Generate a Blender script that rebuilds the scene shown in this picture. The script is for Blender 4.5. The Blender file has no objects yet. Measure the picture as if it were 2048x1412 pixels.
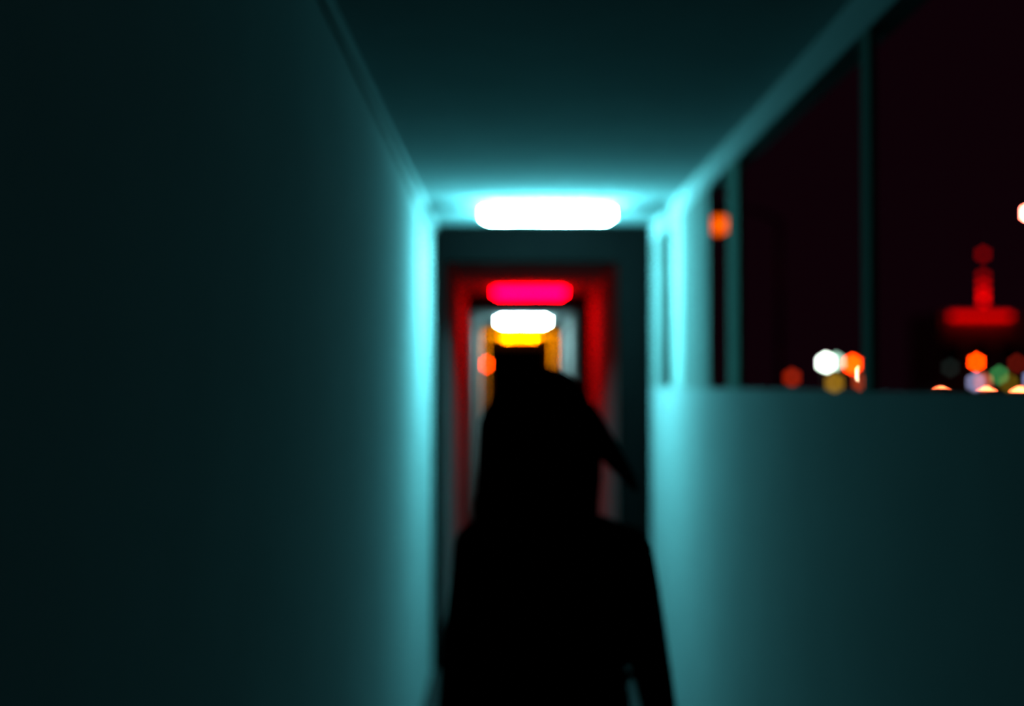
import bpy, bmesh, math, random
from mathutils import Vector, Matrix
random.seed(7)
SC = bpy.context.scene
COL = SC.collection
PI = math.pi

# ------------------------------------------------------------------ camera
EYE = 1.6
cam_d = bpy.data.cameras.new('camera')
cam = bpy.data.objects.new('camera', cam_d)
COL.objects.link(cam)
cam_d.sensor_width = 36.0
cam_d.lens = 50.0
cam_d.clip_start = 0.02
cam_d.clip_end = 2000
cam.location = (0, 0, EYE)
cam.rotation_euler = (math.radians(90 + 1.25), 0, math.radians(-0.12))
cam_d.dof.use_dof = True
cam_d.dof.focus_distance = 1.3
cam_d.dof.aperture_fstop = 2.5
cam_d.dof.aperture_blades = 6
cam_d.dof.aperture_rotation = 0.0
SC.camera = cam

# ------------------------------------------------------------------ world (almost black night sky)
w = bpy.data.worlds.new('night')
SC.world = w
w.use_nodes = True
bg = w.node_tree.nodes['Background']
bg.inputs[0].default_value = (0.0042, 0.0006, 0.0020, 1)
bg.inputs[1].default_value = 0.9

SC.view_settings.view_transform = 'Standard'
SC.view_settings.look = 'None'
SC.view_settings.gamma = 1.0
SC.view_settings.use_curve_mapping = False
SC.view_settings.exposure = 0.0

# lamp strengths
TEAL = (0.20, 0.90, 1.0)
PALE = (0.62, 0.97, 1.0)
L_NEAR = 1900.0
L_RED = 560.0
L_FAR = 760.0
L_AMBER = 2.6

# ------------------------------------------------------------------ materials
def mat(name, col, rough=0.6, metal=0.0, noise=0.0, nscale=8.0, bump=0.0, bscale=40.0, spec=0.5):
    m = bpy.data.materials.new(name)
    m.use_nodes = True
    nt = m.node_tree
    b = nt.nodes['Principled BSDF']
    b.inputs['Base Color'].default_value = (*col, 1)
    b.inputs['Roughness'].default_value = rough
    b.inputs['Metallic'].default_value = metal
    b.inputs['Specular IOR Level'].default_value = spec
    tc = nt.nodes.new('ShaderNodeTexCoord')
    if noise > 0:
        n = nt.nodes.new('ShaderNodeTexNoise')
        n.inputs['Scale'].default_value = nscale
        n.inputs['Detail'].default_value = 4
        r = nt.nodes.new('ShaderNodeValToRGB')
        r.color_ramp.elements[0].position = 0.3
        r.color_ramp.elements[1].position = 0.7
        r.color_ramp.elements[0].color = (*[c * (1 - noise) for c in col], 1)
        r.color_ramp.elements[1].color = (*[min(1, c * (1 + noise)) for c in col], 1)
        nt.links.new(tc.outputs['Object'], n.inputs['Vector'])
        nt.links.new(n.outputs['Fac'], r.inputs['Fac'])
        nt.links.new(r.outputs['Color'], b.inputs['Base Color'])
    if bump > 0:
        n2 = nt.nodes.new('ShaderNodeTexNoise')
        n2.inputs['Scale'].default_value = bscale
        bp = nt.nodes.new('ShaderNodeBump')
        bp.inputs['Strength'].default_value = bump
        bp.inputs['Distance'].default_value = 0.01
        nt.links.new(tc.outputs['Object'], n2.inputs['Vector'])
        nt.links.new(n2.outputs['Fac'], bp.inputs['Height'])
        nt.links.new(bp.outputs['Normal'], b.inputs['Normal'])
    return m

def glow(name, col, strength, base=None):
    m = bpy.data.materials.new(name)
    m.use_nodes = True
    b = m.node_tree.nodes['Principled BSDF']
    b.inputs['Base Color'].default_value = (*(base or [min(0.8, c) for c in col]), 1)
    b.inputs['Roughness'].default_value = 0.4
    b.inputs['Emission Color'].default_value = (*col, 1)
    b.inputs['Emission Strength'].default_value = strength
    return m

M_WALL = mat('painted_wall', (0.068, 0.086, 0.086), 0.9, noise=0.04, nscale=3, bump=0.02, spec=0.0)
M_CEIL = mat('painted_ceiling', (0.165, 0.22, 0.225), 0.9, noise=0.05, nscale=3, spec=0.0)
M_FLOOR = mat('dark_rubber_floor', (0.004, 0.004, 0.004), 0.9, noise=0.3, nscale=14, bump=0.2, spec=0.0)
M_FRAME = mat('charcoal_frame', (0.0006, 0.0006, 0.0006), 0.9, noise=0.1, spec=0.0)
M_POST = mat('painted_post', (0.09, 0.12, 0.115), 0.9, spec=0.0)
M_SLIM = mat('slim_post_paint', (0.030, 0.052, 0.045), 0.9, spec=0.0)
M_PANEL = mat('painted_panel', (0.045, 0.058, 0.056), 0.9, noise=0.05, spec=0.0)
M_TRIM = mat('painted_trim', (0.10, 0.125, 0.125), 0.9, spec=0.0)
M_OUT = mat('night_asphalt', (0.03, 0.03, 0.032), 0.85, noise=0.3, nscale=3)
M_METAL = mat('dark_metal', (0.03, 0.03, 0.033), 0.5, 0.4)
M_PLAST = mat('lamp_plastic', (0.5, 0.52, 0.52), 0.4)
M_HAIR = mat('black_hair', (0.0012, 0.0010, 0.0011), 0.9, bump=0.3, bscale=120, spec=0.0)
M_JACKET = mat('black_wool', (0.0012, 0.001, 0.0011), 0.95, noise=0.2, nscale=60, bump=0.2, bscale=200, spec=0.0)
M_TROUS = mat('black_denim', (0.005, 0.005, 0.007), 0.9, noise=0.2, nscale=80, spec=0.1)
M_SHOE = mat('black_leather', (0.006, 0.006, 0.006), 0.5, spec=0.3)
M_SKIN = mat('skin', (0.42, 0.25, 0.18), 0.6)
M_EYE = mat('eye_white', (0.7, 0.7, 0.68), 0.2)
M_LIP = mat('lips', (0.35, 0.10, 0.09), 0.5)
M_BUILD = mat('dark_facade', (0.42, 0.26, 0.20), 0.85, noise=0.15, nscale=1)
M_GLASSD = mat('dark_glass', (0.01, 0.01, 0.012), 0.15)
M_CARP = mat('dark_car_paint', (0.02, 0.02, 0.025), 0.3, 0.3)
M_TYRE = mat('tyre_rubber', (0.01, 0.01, 0.01), 0.85)
M_LENS = mat('unlit_lens', (0.03, 0.02, 0.02), 0.3)

# ------------------------------------------------------------------ mesh helpers
def box(bm, x0, x1, y0, y1, z0, z1):
    vs = [bm.verts.new(p) for p in ((x0,y0,z0),(x1,y0,z0),(x1,y1,z0),(x0,y1,z0),(x0,y0,z1),(x1,y0,z1),(x1,y1,z1),(x0,y1,z1))]
    for f in ((0,3,2,1),(4,5,6,7),(0,1,5,4),(1,2,6,5),(2,3,7,6),(3,0,4,7)):
        bm.faces.new([vs[i] for i in f])

def rings(bm, rs, n=24, cap=True):
    """rs: list of (centre, u, v) ellipse axes"""
    loops = []
    for c, u, v in rs:
        c, u, v = Vector(c), Vector(u), Vector(v)
        loops.append([bm.verts.new(c + u*math.cos(2*PI*k/n) + v*math.sin(2*PI*k/n)) for k in range(n)])
    for a, b in zip(loops, loops[1:]):
        for k in range(n):
            bm.faces.new((a[k], a[(k+1)%n], b[(k+1)%n], b[k]))
    if cap:
        bm.faces.new(list(reversed(loops[0])))
        bm.faces.new(loops[-1])

def stack(bm, rows, n=32):
    """rows: (z, x_left, x_right, y_centre, y_half)"""
    rings(bm, [((( a+b)/2, yc, z), ((b-a)/2,0,0), (0,yh,0)) for z,a,b,yc,yh in rows], n)

def tube(bm, pts, radii, n=16, flat=1.0, ref=(0,1,0)):
    pts = [Vector(p) for p in pts]
    rs = []
    for i, p in enumerate(pts):
        t = (pts[min(i+1,len(pts)-1)] - pts[max(i-1,0)]).normalized()
        r = Vector(ref)
        if abs(t.dot(r)) > 0.95: r = Vector((1,0,0))
        u = t.cross(r).normalized()
        v = u.cross(t).normalized() * -1
        rad = radii[i] if isinstance(radii, (list, tuple)) else radii
        rs.append((p, u*rad, v*rad*flat))
    # rounded ends
    rings(bm, rs, n)

def ball(bm, c, r, sx=1, sy=1, sz=1, seg=20):
    bmesh.ops.create_uvsphere(bm, u_segments=seg, v_segments=seg//2+2, radius=r,
        matrix=Matrix.Translation(Vector(c)) @ Matrix.Diagonal((sx, sy, sz, 1)))

def limb(bm, pts, radii, flat=1.0, n=16):
    """tube with a ball at each joint: overlaps that a voxel remesh fuses into one skin"""
    tube(bm, pts, radii, n, flat)
    for p, r in zip(pts, radii):
        ball(bm, p, r*0.99, 1, flat, 1, 16)

def obj(name, bm, m, parent=None, smooth=False, bevel=0, remesh=0, smooth_it=0, subd=0):
    bmesh.ops.recalc_face_normals(bm, faces=bm.faces)
    me = bpy.data.meshes.new(name)
    bm.to_mesh(me); bm.free()
    me.materials.append(m)
    if smooth or remesh:
        for p in me.polygons: p.use_smooth = True
    o = bpy.data.objects.new(name, me)
    COL.objects.link(o)
    if parent: o.parent = parent
    if bevel:
        md = o.modifiers.new('bevel', 'BEVEL'); md.width = bevel; md.segments = 3; md.limit_method = 'ANGLE'
    if remesh:
        md = o.modifiers.new('remesh', 'REMESH'); md.mode = 'VOXEL'; md.voxel_size = remesh; md.use_smooth_shade = True
    if smooth_it:
        md = o.modifiers.new('smooth', 'SMOOTH'); md.factor = 0.5; md.iterations = smooth_it
    if subd:
        md = o.modifiers.new('sub', 'SUBSURF'); md.levels = subd; md.render_levels = subd
    return o

def thing(name, label, cat, loc=(0,0,0), group=None):
    o = bpy.data.objects.new(name, None)
    COL.objects.link(o)
    o.location = loc
    o['label'] = label; o['category'] = cat
    if group: o['group'] = group
    return o

def struct(name, bm, m, label=None, bevel=0):
    o = obj(name, bm, m, bevel=bevel)
    o['kind'] = 'structure'
    if label: o['label'] = label
    return o
B = bmesh.new

# ------------------------------------------------------------------ the walkway shell
XL, XR = -0.43, 0.80          # inner faces of the walls
H = 2.5                       # ceiling
PAR = 1.582                   # parapet top
Y0, Y1 = -3.0, 34.0
JOINT = [8.0, 14.15, 20.35, 26.5]

bm = B(); box(bm, XL-0.12, XR+0.12, Y0, Y1, -0.15, 0.0)
struct('floor', bm, M_FLOOR, 'dark floor of the narrow walkway')
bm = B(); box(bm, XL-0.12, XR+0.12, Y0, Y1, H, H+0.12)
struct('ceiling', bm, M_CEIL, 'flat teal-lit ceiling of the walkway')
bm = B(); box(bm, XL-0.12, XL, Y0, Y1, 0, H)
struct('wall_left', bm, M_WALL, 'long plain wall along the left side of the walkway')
bm = B(); box(bm, XR, XR+0.10, Y0, JOINT[0], 0, PAR)
struct('wall_right', bm, M_WALL, 'eye-high parapet on the right, glowing teal beneath the openings')
bm = B(); box(bm, XR, XR+0.10, JOINT[0], Y1, 0, H)
struct('wall_right_far', bm, M_WALL, 'full-height right wall beyond the first dark doorway frame')
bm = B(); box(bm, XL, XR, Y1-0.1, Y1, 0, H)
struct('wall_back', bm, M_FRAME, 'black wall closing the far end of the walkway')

# header beam over the openings, posts and infill panels
HB = 0.105
bm = B(); box(bm, XR, XR+0.07, Y0, JOINT[0], H-HB, H)
struct('trim_1', bm, M_TRIM, 'pale beam running under the ceiling above the side openings', 0.004)
def post(n, y, wx=0.045, wy=0.07, m=M_POST, lab=''):
    bm = B(); box(bm, XR, XR+wx, y-wy/2, y+wy/2, PAR, H-HB)
    return struct('trim_%d' % n, bm, m, lab, 0.003)
post(2, 3.18, 0.015, 0.09, M_SLIM, lab='slim dark post nearest the viewer between the side openings')
post(3, 5.08, 0.02, 0.24, M_SLIM, lab='slim post in front of the orange light in the side openings')
post(4, 6.76, 0.03, 0.38, lab='broad pale post close beside the dark slit')
post(5, 1.32, 0.015, 0.09, M_SLIM, lab='post beside the viewer, out of the picture')
bm = B(); box(bm, XR+0.006, XR+0.021, 5.73, 6.57, PAR, H-HB)
struct('wall_panel_side', bm, M_PANEL, 'flat teal infill panel between two posts')
bm = B(); box(bm, XR, XR+0.015, 7.55, JOINT[0], PAR, H-HB)
struct('wall_panel_end', bm, M_PANEL, 'flat teal infill panel beside the first dark doorway frame')
# cover strip in the left ceiling corner
bm = B(); box(bm, XL, XL+0.018, Y0, JOINT[0], H-0.035, H)
struct('trim_6', bm, M_TRIM, 'thin cover strip in the corner of left wall and ceiling', 0.004)

# dark door frames at each joint
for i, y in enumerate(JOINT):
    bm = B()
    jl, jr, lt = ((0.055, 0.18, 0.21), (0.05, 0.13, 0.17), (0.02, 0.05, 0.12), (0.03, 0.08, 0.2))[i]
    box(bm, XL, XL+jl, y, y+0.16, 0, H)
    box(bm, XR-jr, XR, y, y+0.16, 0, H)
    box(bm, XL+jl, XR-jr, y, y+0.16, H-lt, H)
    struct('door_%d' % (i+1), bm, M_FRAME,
        ['charcoal doorway frame right behind the nearest white ceiling light',
         'charcoal doorway frame right behind the red ceiling light',
         'charcoal doorway frame right behind the farther white ceiling light',
         'charcoal doorway frame behind the amber ceiling light'][i], 0.006)

# ------------------------------------------------------------------ ceiling lights
XC = (XL+XR)/2
def ceiling_light(y, gm, label, xc=XC+0.01, length=0.69):
    t = thing('ceiling_light', label, 'light', (xc, y, H))
    bm = B(); box(bm, -length/2, length/2, -0.055, 0.055, -0.018, 0)
    obj('base_plate', bm, M_PLAST, t, bevel=0.004)
    bm = B()
    # rounded diffuser: half-round profile swept along x
    L2 = length/2-0.03; prof = []
    n = 12
    for k in range(n+1):
        a = PI*k/n
        prof.append((0.05*math.cos(a), -0.018-0.057*math.sin(a)))
    xs = [(-L2-0.012, 0.55), (-L2, 0.9), (-L2+0.02, 1.0), (L2-0.02, 1.0), (L2, 0.9), (L2+0.012, 0.55)]
    lo = []
    for x, s in xs:
        lo.append([bm.verts.new((x, py*s, -0.018+(pz+0.018)*s)) for py, pz in prof])
    for a, b in zip(lo, lo[1:]):
        for k in range(n):
            bm.faces.new((a[k], a[k+1], b[k+1], b[k]))
        bm.faces.new((a[0], b[0], b[-1], a[-1]))
    bm.faces.new(lo[0]); bm.faces.new(list(reversed(lo[-1])))
    obj('diffuser', bm, gm, t, smooth=False)
    for s in (-1, 1):
        bm = B(); box(bm, s*(length/2-0.008)-0.008, s*(length/2-0.008)+0.008, -0.052, 0.052, -0.060, -0.018)
        obj('end_cap', bm, M_PLAST, t, bevel=0.004)
    return t
ceiling_light(7.2, glow('white_tube_near', TEAL, L_NEAR), 'largest white ceiling light, nearest to the walking person')
ceiling_light(13.35, glow('red_tube', (1, 0.0, 0.0009), L_RED), 'red glowing ceiling light between the two white ones')
ceiling_light(19.5, glow('white_tube_far', PALE, L_FAR), 'smaller white ceiling light directly below the red one')
al = ceiling_light(25.7, glow('amber_tube', (1, 0.22, 0.0), L_AMBER, (0.02, 0.01, 0.0)), 'amber ceiling light farthest down the walkway')
for k in range(3):      # the light this fixture throws on the walls
    ld = bpy.data.lights.new('amber_glow', 'POINT'); ld.energy = 360; ld.color = (1, 0.20, 0.0); ld.shadow_soft_size = 0.0
    lo = bpy.data.objects.new('amber_glow', ld); COL.objects.link(lo); lo.parent = al; lo.location = (-0.22+0.22*k, 0, -0.11)

# red indicator lamp on the far left wall
t = thing('indicator_lamp', 'small round red lamp on the left wall left of the amber light', 'light', (XL, 24.6, 1.94))
bm = B(); box(bm, 0, 0.03, -0.07, 0.07, -0.07, 0.07); obj('back_box', bm, M_METAL, t, bevel=0.005)
bm = B(); ball(bm, (0.03, 0, 0), 0.055, 0.6, 1, 1); obj('lens', bm, glow('indicator_red', (1, 0.035, 0.0), 60), t, smooth=True)

# ------------------------------------------------------------------ the person (walking away)
PY = 2.85
def px(x, d=PY): return (x-1018)/2844*d
def pz(y, d=PY): return EYE + (768-y)/2844*d
per = thing('person', 'person with long dark hair and black jacket walking away along the walkway', 'person', (0.09, PY, 0))
OX, OY = -0.09, 0.0      # rows below are in world x; shift to the local frame
def R(rows): # (py, pxl, pxr, yc, yh)
    return [(pz(a), px(b)+OX, px(c)+OX, yc, yh) for a, b, c, yc, yh in rows]
def P(x, y, yy): return (px(x)+OX, yy, pz(y))

body = B()
stack(body, R([(752,1050,1108,0.0,0.035),(768,1020,1138,0.0,0.072),(800,1004,1152,0.0,0.09),(840,1002,1155,0.0,0.092),
               (880,1006,1150,0.008,0.088),(915,1018,1138,0.018,0.075),(948,1036,1120,0.030,0.055),(962,1050,1106,0.035,0.035)]))
limb(body, [P(1078,900,-0.01), P(1082,975,-0.01), P(1090,1050,-0.005)], [0.052,0.050,0.060])
stack(body, R([(1030,1030,1160,0,0.05),(1068,965,1230,0,0.075),(1110,960,1255,0.01,0.095),(1180,968,1255,0.01,0.10),
               (1290,985,1240,0,0.09),(1370,985,1240,0,0.09),(1450,965,1262,0,0.105),(1510,968,1258,0,0.10),(1560,990,1235,0,0.08)]))
nose_z = pz(862)
tube(body, [(px(1078)+OX,0.082,pz(838)), (px(1078)+OX,0.112,pz(868)), (px(1078)+OX,0.092,pz(880))], [0.008,0.014,0.006])
for s in (-1, 1):
    ball(body, (px(1078)+OX+s*0.076, -0.005, pz(858)), 0.03, 0.3, 0.6, 1)     # ears
    ball(body, (px(1078)+OX+s*0.030, 0.085, pz(838)), 0.02, 1.3, 0.5, 0.5)    # brow
ball(body, (px(1078)+OX, 0.085, pz(935)), 0.022, 1.2, 0.8, 0.8)               # chin
def hand(bm, wrist, side, fwd):
    w0 = Vector(wrist)
    dn = Vector((side*0.08, 0.10*fwd, -1)).normalized()
    ac = Vector((0, 1, 0.10*fwd)).normalized()            # across the palm (hand edge-on, thumb forward)
    out = Vector((side, 0, 0))
    rings(bm, [(w0 + dn*(-0.01), out*0.018, ac*0.022), (w0 + dn*0.02, out*0.016, ac*0.030),
               (w0 + dn*0.06, out*0.014, ac*0.039), (w0 + dn*0.088, out*0.012, ac*0.038)], 16)
    Ls = [0.068, 0.076, 0.070, 0.055]
    for k in range(4):
        base = w0 + dn*0.078 + ac*(0.030 - 0.020*k)
        c = -out
        L = Ls[k]
        bend = 0.25 + 0.06*k
        p1 = base + (dn*0.96 + c*0.15)*L*0.42 + ac*(0.004*(1.5-k))
        p2 = p1 + (dn*0.85 + c*(bend+0.15))*L*0.33
        p3 = p2 + (dn*0.62 + c*(bend+0.45))*L*0.27
        limb(bm, [base, p1, p2, p3], [0.0092, 0.0086, 0.0078, 0.0068])
    tb = w0 + dn*0.03 + ac*0.026
    t1 = tb + (ac*0.75 + dn*0.6 - out*0.25)*0.034
    t2 = t1 + (dn*0.95 + ac*0.25 - out*0.2)*0.028
    limb(bm, [tb, t1, t2], [0.013, 0.0105, 0.0085])
armR = [P(1250,1108,0.0), P(1268,1180,-0.01), P(1294,1300,-0.025), P(1327,1440,0.03), P(1336,1515,0.055)]
armL = [P(964,1108,0.0), P(948,1180,0.01), P(926,1300,-0.01), P(912,1440,-0.005), P(908,1515,0.01)]
limb(body, armR, [0.036,0.040,0.035,0.027,0.022])
limb(body, armL, [0.036,0.040,0.035,0.027,0.022])
hand(body, armR[-1], 1, 0.6)
hand(body, armL[-1], -1, 0.1)
# legs: left foot forward, right foot trailing
cx = px(1112)+OX
legL = [(cx-0.085,0,0.86),(cx-0.09,0.12,0.49),(cx-0.09,0.19,0.26),(cx-0.09,0.20,0.10)]
legR = [(cx+0.085,0,0.86),(cx+0.09,0.03,0.48),(cx+0.09,-0.12,0.27),(cx+0.09,-0.20,0.13)]
limb(body, legL, [0.080,0.054,0.050,0.034]); limb(body, legR, [0.080,0.054,0.050,0.034])
limb(body, [(cx-0.09,0.185,0.06),(cx-0.095,0.29,0.045),(cx-0.098,0.36,0.035)], [0.034,0.033,0.022])
limb(body, [(cx+0.09,-0.205,0.095),(cx+0.095,-0.12,0.05),(cx+0.098,-0.045,0.035)], [0.034,0.033,0.022])
obj('body', body, M_SKIN, per, remesh=0.006, smooth_it=4)
for s in (-1, 1):
    bm = B(); ball(bm, (px(1078)+OX+s*0.030, 0.082, pz(848)), 0.012); obj('eye', bm, M_EYE, per, smooth=True)
bm = B(); ball(bm, (px(1078)+OX, 0.089, pz(905)), 0.02, 1.2, 0.5, 0.42); obj('mouth', bm, M_LIP, per, smooth=True)

# hair: long, loose, over neck and upper back
hr = B()
stack(hr, R([(733,1078,1092,-0.01,0.01),(738,1056,1112,-0.01,0.04),(748,1034,1138,-0.012,0.07),(762,1014,1154,-0.016,0.088),(790,992,1170,-0.022,0.098),
             (820,976,1180,-0.03,0.096),(860,966,1192,-0.045,0.085),(905,964,1200,-0.055,0.072),(950,958,1199,-0.06,0.06),
             (1000,948,1194,-0.07,0.05),(1050,950,1190,-0.085,0.042),(1100,970,1180,-0.10,0.030),(1140,1000,1160,-0.108,0.015)]))
# two side sweeps that frame the face
limb(hr, [P(1010,800,0.02), P(986,850,0.03), P(982,920,0.02), P(975,990,-0.02)], [0.03,0.03,0.028,0.025])
limb(hr, [P(1150,800,0.02), P(1168,850,0.03), P(1176,920,0.02), P(1172,990,-0.02)], [0.03,0.03,0.028,0.025])
obj('hair', hr, M_HAIR, per, remesh=0.006, smooth_it=5)
# lock of hair blown out to the right
lk = B()
tube(lk, [P(1160,820,-0.02), P(1184,862,-0.03), P(1212,898,-0.04), P(1238,932,-0.05), P(1256,958,-0.055), P(1268,978,-0.06)],
     [0.030,0.031,0.024,0.017,0.012,0.004], 14, 0.7)
obj('hair_lock', lk, M_HAIR, per, smooth=True)

# jacket
jk = B()
stack(jk, R([(1018,1035,1160,-0.005,0.062),(1032,955,1212,-0.005,0.075),(1052,926,1262,-0.005,0.095),(1085,922,1285,0.0,0.115),(1130,940,1288,0.005,0.125),
             (1180,950,1278,0.005,0.127),(1276,963,1254,0.0,0.115),(1330,966,1248,0.0,0.115),(1412,956,1262,0.0,0.125),
             (1490,946,1276,0.0,0.13),(1530,944,1280,0.0,0.132)]))
limb(jk, [P(1252,1103,0.0), P(1268,1180,-0.01), P(1294,1300,-0.025), P(1321,1430,0.025), P(1330,1500,0.05)], [0.055,0.051,0.041,0.036,0.033])
limb(jk, [P(960,1094,0.0), P(948,1180,0.01), P(926,1300,-0.01), P(912,1430,-0.005), P(908,1500,0.008)], [0.054,0.049,0.042,0.036,0.033])
stack(jk, R([(1000,1040,1140,-0.01,0.058),(1035,1020,1160,-0.01,0.066)]))
obj('jacket', jk, M_JACKET, per, remesh=0.007, smooth_it=4)
tr = B()
stack(tr, [(0.94,cx-0.15,cx+0.15,0,0.105),(0.86,cx-0.158,cx+0.158,0,0.112),(0.80,cx-0.15,cx+0.15,0,0.10)])
for lg in (legL, legR):
    limb(tr, [lg[0], lg[1], lg[2], lg[3]], [0.088,0.065,0.062,0.058])
obj('trousers', tr, M_TROUS, per, remesh=0.009, smooth_it=3)
def shoe(cxx, yh, lift):
    bm = B()
    # low leather shoe, heel at yh, toe forward
    rs = []
    for f, hw, ht, z in ((-0.01,0.026,0.05,0.050+lift),(0.01,0.043,0.076,0.060+lift*0.95),(0.08,0.048,0.080,0.062+lift*0.7),(0.14,0.050,0.066,0.052+lift*0.4),
                         (0.20,0.052,0.056,0.044+lift*0.15),(0.25,0.046,0.046,0.037),(0.285,0.026,0.030,0.030)):
        rs.append(((cxx, yh+f, z), (hw,0,0), (0,0,ht*0.75)))
    rings(bm, rs, 18)
    return obj('shoe', bm, M_SHOE, per, smooth=True, subd=1)
shoe(cx-0.093, 0.14, 0.0)
shoe(cx+0.093, -0.25, 0.05)

# ------------------------------------------------------------------ outside
GZ = -0.15
bm = B(); box(bm, XR+0.12, 120, -20, 260, GZ-0.2, GZ)
g = obj('ground', bm, M_OUT); g['kind'] = 'structure'; g['label'] = 'dark ground beyond the parapet'

def cyl(bm, x, y, z0, z1, r0, r1=None, n=16):
    r1 = r0 if r1 is None else r1
    rings(bm, [((x,y,z0),(r0,0,0),(0,r0,0)), ((x,y,z1),(r1,0,0),(0,r1,0))], n)

# low building with a red strip light and a roof mast of red lamps
BY = 110.0
b = thing('building', 'low dark building on the right with a red neon strip along its roof edge', 'building', (37.5, BY, GZ))
bm = B(); box(bm, -4.0, 5.5, 0, 9, 0, 7.15); box(bm, -4.1, 5.6, -0.1, 9.1, 7.14, 7.3)
obj('wall', bm, M_BUILD, b, bevel=0.03)
bm = B(); box(bm, -3.45, 1.25, -0.58, -0.36, 6.82, 7.12); obj('neon_strip', bm, glow('red_neon', (1, 0.0, 0.0), 1.5), b, bevel=0.05)
for x in (-3.3, -1.1, 1.1):
    bm = B(); box(bm, x-0.05, x+0.05, -0.38, 0.02, 6.9, 7.0)
    obj('strip_bracket', bm, M_METAL, b)
for k in range(4):
    x = -3.2+k*2.2
    bm = B(); box(bm, x-0.7, x+0.7, -0.06, 0.04, 3.3, 4.9); wf = obj('window_frame', bm, M_METAL, b, bevel=0.02)
    bm = B(); box(bm, x-0.6, x+0.6, -0.08, -0.05, 3.4, 4.8); obj('window_pane', bm, M_GLASSD, wf)
bm = B(); box(bm, 0.9, 2.0, -0.06, 0.04, 0, 2.3); obj('door', bm, M_METAL, b, bevel=0.02)

ms = thing('mast', 'thin roof mast carrying a vertical row of red lamps', 'mast', (37.05, BY+1.0, GZ+7.301))
bm = B(); cyl(bm, 0, 0, 0, 4.9, 0.09, 0.05); obj('pole', bm, M_METAL, ms, smooth=True)
gl = [glow('mast_red_%d' % i, (1, 0.0, 0.0), s) for i, s in enumerate((0.9, 1.6, 2.6, 3.2))]
for z, i in ((4.8, 0), (3.05, 0), (2.35, 1), (1.70, 2), (1.15, 3)):
    bm = B(); ball(bm, (0, -0.12, z-0.2), 0.24); obj('lamp', bm, gl[i], ms, smooth=True)

# lamps seen over the parapet
def globe_lamp(x, y, z, r, m, label):
    t = thing('street_lamp', label, 'street lamp', (x, y, GZ))
    h = z-GZ
    bm = B(); cyl(bm, 0, 0, 0, 0.25, 0.14, 0.10); cyl(bm, 0, 0, 0.25, h-r*0.8, 0.05, 0.04)
    obj('pole', bm, M_METAL, t, smooth=True)
    bm = B(); cyl(bm, 0, 0, h-r*1.15, h-r*0.75, r*0.35, r*0.6); obj('collar', bm, M_METAL, t, smooth=True)
    bm = B(); ball(bm, (0, 0, h), r); obj('globe', bm, m, t, smooth=True)
    return t
def traffic_light(x, y, z, r, m, which, label):
    """which: 0 top lens lit, 1 middle, 2 bottom"""
    t = thing('traffic_light', label, 'traffic light', (x, y, GZ))
    zc = z-GZ + (which-1)*2.5*r          # centre of the middle lens
    bm = B(); cyl(bm, 0, 0.12, 0, zc+3.5*r, 0.06); obj('pole', bm, M_METAL, t, smooth=True)
    bm = B(); box(bm, -1.35*r, 1.35*r, -0.09, 0.09, zc-3.9*r, zc+3.9*r); hs = obj('housing', bm, M_METAL, t, bevel=0.02)
    for k in range(3):
        zz = zc + (1-k)*2.5*r
        bm = B(); rings(bm, [((0,-0.09,zz),(r,0,0),(0,0,r)), ((0,-0.12,zz),(r*0.95,0,0),(0,0,r*0.95)), ((0,-0.14,zz),(r*0.5,0,0),(0,0,r*0.5))], 20)
        obj('lens', bm, m if k == which else M_LENS, t)
        bm = B()   # hood
        n = 10
        for a, b2 in ((k2, k2+1) for k2 in range(n)):
            p = [(math.cos(PI*q/n)*r*1.12, math.sin(PI*q/n)*r*1.12) for q in (a, b2)]
            q = [(c*1.06, s*1.06) for c, s in p]
            vs = [bm.verts.new(v) for v in ((p[0][0],-0.09,zz+p[0][1]),(p[1][0],-0.09,zz+p[1][1]),(p[1][0],-0.26,zz+p[1][1]),(p[0][0],-0.26,zz+p[0][1]),
                                             (q[0][0],-0.09,zz+q[0][1]),(q[1][0],-0.09,zz+q[1][1]),(q[1][0],-0.26,zz+q[1][1]),(q[0][0],-0.26,zz+q[0][1]))]
            for f in ((0,1,2,3),(7,6,5,4),(3,2,6,7),(0,4,5,1)): bm.faces.new([vs[i] for i in f])
        obj('hood', bm, M_METAL, hs)
    return t
def W(x, y, d): return ((x-1018)/2844*d, d, EYE+(768-y)/2844*d)

traffic_light(29.56, 90, 2.99, 0.17, glow('signal_red', (1, 0.03, 0.0), 60), 0, 'bright orange-red traffic light in front of the low building')
globe_lamp(29.2, 89, 1.70, 0.21, glow('lavender_lamp', (0.40, 0.40, 0.70), 4), 'pale lavender globe lamp just below the bright orange-red signal')
globe_lamp(28.7, 86, 1.72, 0.20, glow('salmon_lamp', (1, 0.20, 0.10), 3.2), 'salmon pink globe lamp between the lavender and green lights')
traffic_light(31.0, 90, 2.17, 0.19, glow('signal_green', (0.05, 0.30, 0.08), 6.0), 2, 'dim green traffic light left of the olive lamp')
globe_lamp(30.6, 87, 1.65, 0.20, glow('olive_lamp', (0.32, 0.20, 0.01), 2.2), 'dim olive yellow globe lamp near the right edge')
globe_lamp(32.4, 88, 1.90, 0.21, glow('blue_lamp', (0.35, 0.40, 0.75), 5), 'pale bluish globe lamp cut by the right edge of the picture')
traffic_light(33.0, 92.5, 2.95, 0.18, glow('signal_dim_red', (1, 0.05, 0.02), 1.0), 0, 'dim dark red traffic light near the right edge')
globe_lamp(11.15, 50, 2.35, 0.17, glow('white_globe', (0.80, 0.95, 0.80), 22), 'bright white globe lamp low in the side opening')
globe_lamp(11.85, 51.5, 2.42, 0.14, glow('pale_green_globe', (0.35, 0.62, 0.48), 7), 'fainter greenish globe lamp overlapping the bright white one')
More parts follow.
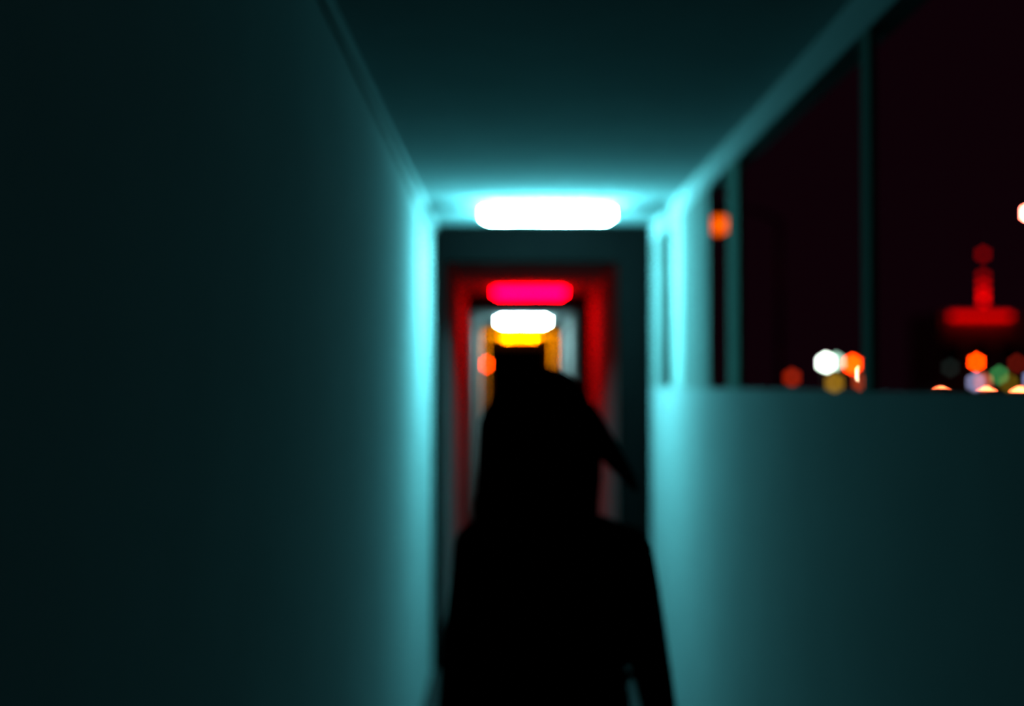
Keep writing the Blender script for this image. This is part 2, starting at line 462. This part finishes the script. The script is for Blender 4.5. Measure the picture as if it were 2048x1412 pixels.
traffic_light(12.05, 50, 2.30, 0.15, glow('signal_red_near', (1, 0.035, 0.0), 34), 0, 'bright red traffic light beside the white globe lamp')
globe_lamp(11.1, 48.5, 1.63, 0.16, glow('ochre_globe', (0.50, 0.26, 0.01), 2.2), 'dim ochre globe lamp below the white one')
globe_lamp(12.2, 49.2, 1.68, 0.15, glow('rust_globe', (0.50, 0.05, 0.01), 3.0), 'dim rust red globe lamp below the red traffic light')
globe_lamp(12.62, 50.2, 1.95, 0.13, glow('cream_globe', (1.0, 0.85, 0.55), 40), 'cream globe lamp half hidden behind the slim near post')
globe_lamp(9.95, 50.0, 1.83, 0.15, glow('dull_red_globe', (0.75, 0.03, 0.0), 1.6), 'dull red globe lamp alone at the left of the low lights')
globe_lamp(32.6, 105, 2.8, 0.22, glow('grey_green_globe', (0.25, 0.42, 0.36), 0.2), 'faint grey green lamp at the left corner of the low building')

# tall lamps
def tall_lamp(x, y, z, r, m, label, arm=-1.2):
    t = thing('street_lamp', label, 'street lamp', (x-arm, y, GZ))
    h = z-GZ
    bm = B(); cyl(bm, 0, 0, 0, 0.6, 0.13, 0.11); cyl(bm, 0, 0, 0.6, h+0.1, 0.08, 0.055); obj('pole', bm, M_METAL, t, smooth=True)
    bm = B(); tube(bm, [(0,0,h+0.05),(arm*0.4,0,h+0.28),(arm,0,h+0.30)], [0.05,0.045,0.04]); obj('arm', bm, M_METAL, t, smooth=True)
    bm = B(); rings(bm, [((arm,0,h+0.38),(r*0.5,0,0),(0,r*0.5,0)),((arm,0,h+0.24),(r*1.25,0,0),(0,r*1.25,0)),((arm,0,h+0.1),(r*1.1,0,0),(0,r*1.1,0))], 20); obj('lamp_head', bm, M_METAL, t, smooth=True)
    bm = B(); ball(bm, (arm, 0, h), r, 1, 1, 0.9); obj('lamp_lens', bm, m, t, smooth=True)
    return t
tall_lamp(4.42, 30, 5.00, 0.24, glow('sodium_lens', (1, 0.11, 0.0), 1.6), 'orange street lamp seen high through the narrow side opening', arm=-1.3)
tall_lamp(22.1, 60, 8.85, 0.22, glow('pinkish_lens', (1, 0.17, 0.12), 120), 'tall street lamp with a pinkish white glare at the right edge', arm=-1.4)

# parked cars hidden to their lamps behind the parapet
def car(x, y, zt, m, label, hw=0.80):
    t = thing('car', label, 'car', (x, y, GZ), 'cars parked beyond the parapet')
    bm = B()   # tall estate body
    prof = [(-2.1,0.35),(-2.15,0.75),(-2.13,1.52),(-1.95,1.66),(0.2,1.68),(1.0,1.12),(2.1,0.98),(2.2,0.6),(2.15,0.35)]
    l = [[bm.verts.new((s*(0.92 if z < 1.6 else 0.74), yy+2.1, z)) for yy, z in prof] for s in (-1, 1)]
    n = len(prof)
    for k in range(n):
        bm.faces.new((l[0][k], l[0][(k+1)%n], l[1][(k+1)%n], l[1][k]))
    bm.faces.new(l[0]); bm.faces.new(list(reversed(l[1])))
    obj('body', bm, M_CARP, t, bevel=0.05)
    for s in (-1, 1):
        for yy in (0.75, 3.45):
            bm = B(); rings(bm, [((s*0.70,yy,0.32),(0,0.32,0),(0,0,0.32)),((s*0.90,yy,0.32),(0,0.32,0),(0,0,0.32))], 24)
            obj('wheel', bm, M_TYRE, t)
        bm = B(); box(bm, s*hw-0.11, s*hw+0.11, -0.08, 0.06, zt-GZ-0.1, zt-GZ+0.1); obj('tail_lamp', bm, m, t, bevel=0.02)
    bm = B(); box(bm, -0.62, 0.62, -0.06, 0.04, 1.14, 1.48); obj('rear_window', bm, M_GLASSD, t, bevel=0.02)
    return t
TAIL = glow('tail_red', (1, 0.12, 0.04), 150)
car(15.98, 50, 1.13, TAIL, 'dark parked car whose lamps just clear the parapet below the neon building')
car(18.95, 50.5, 1.13, TAIL, 'dark parked car cut by the right edge of the picture')
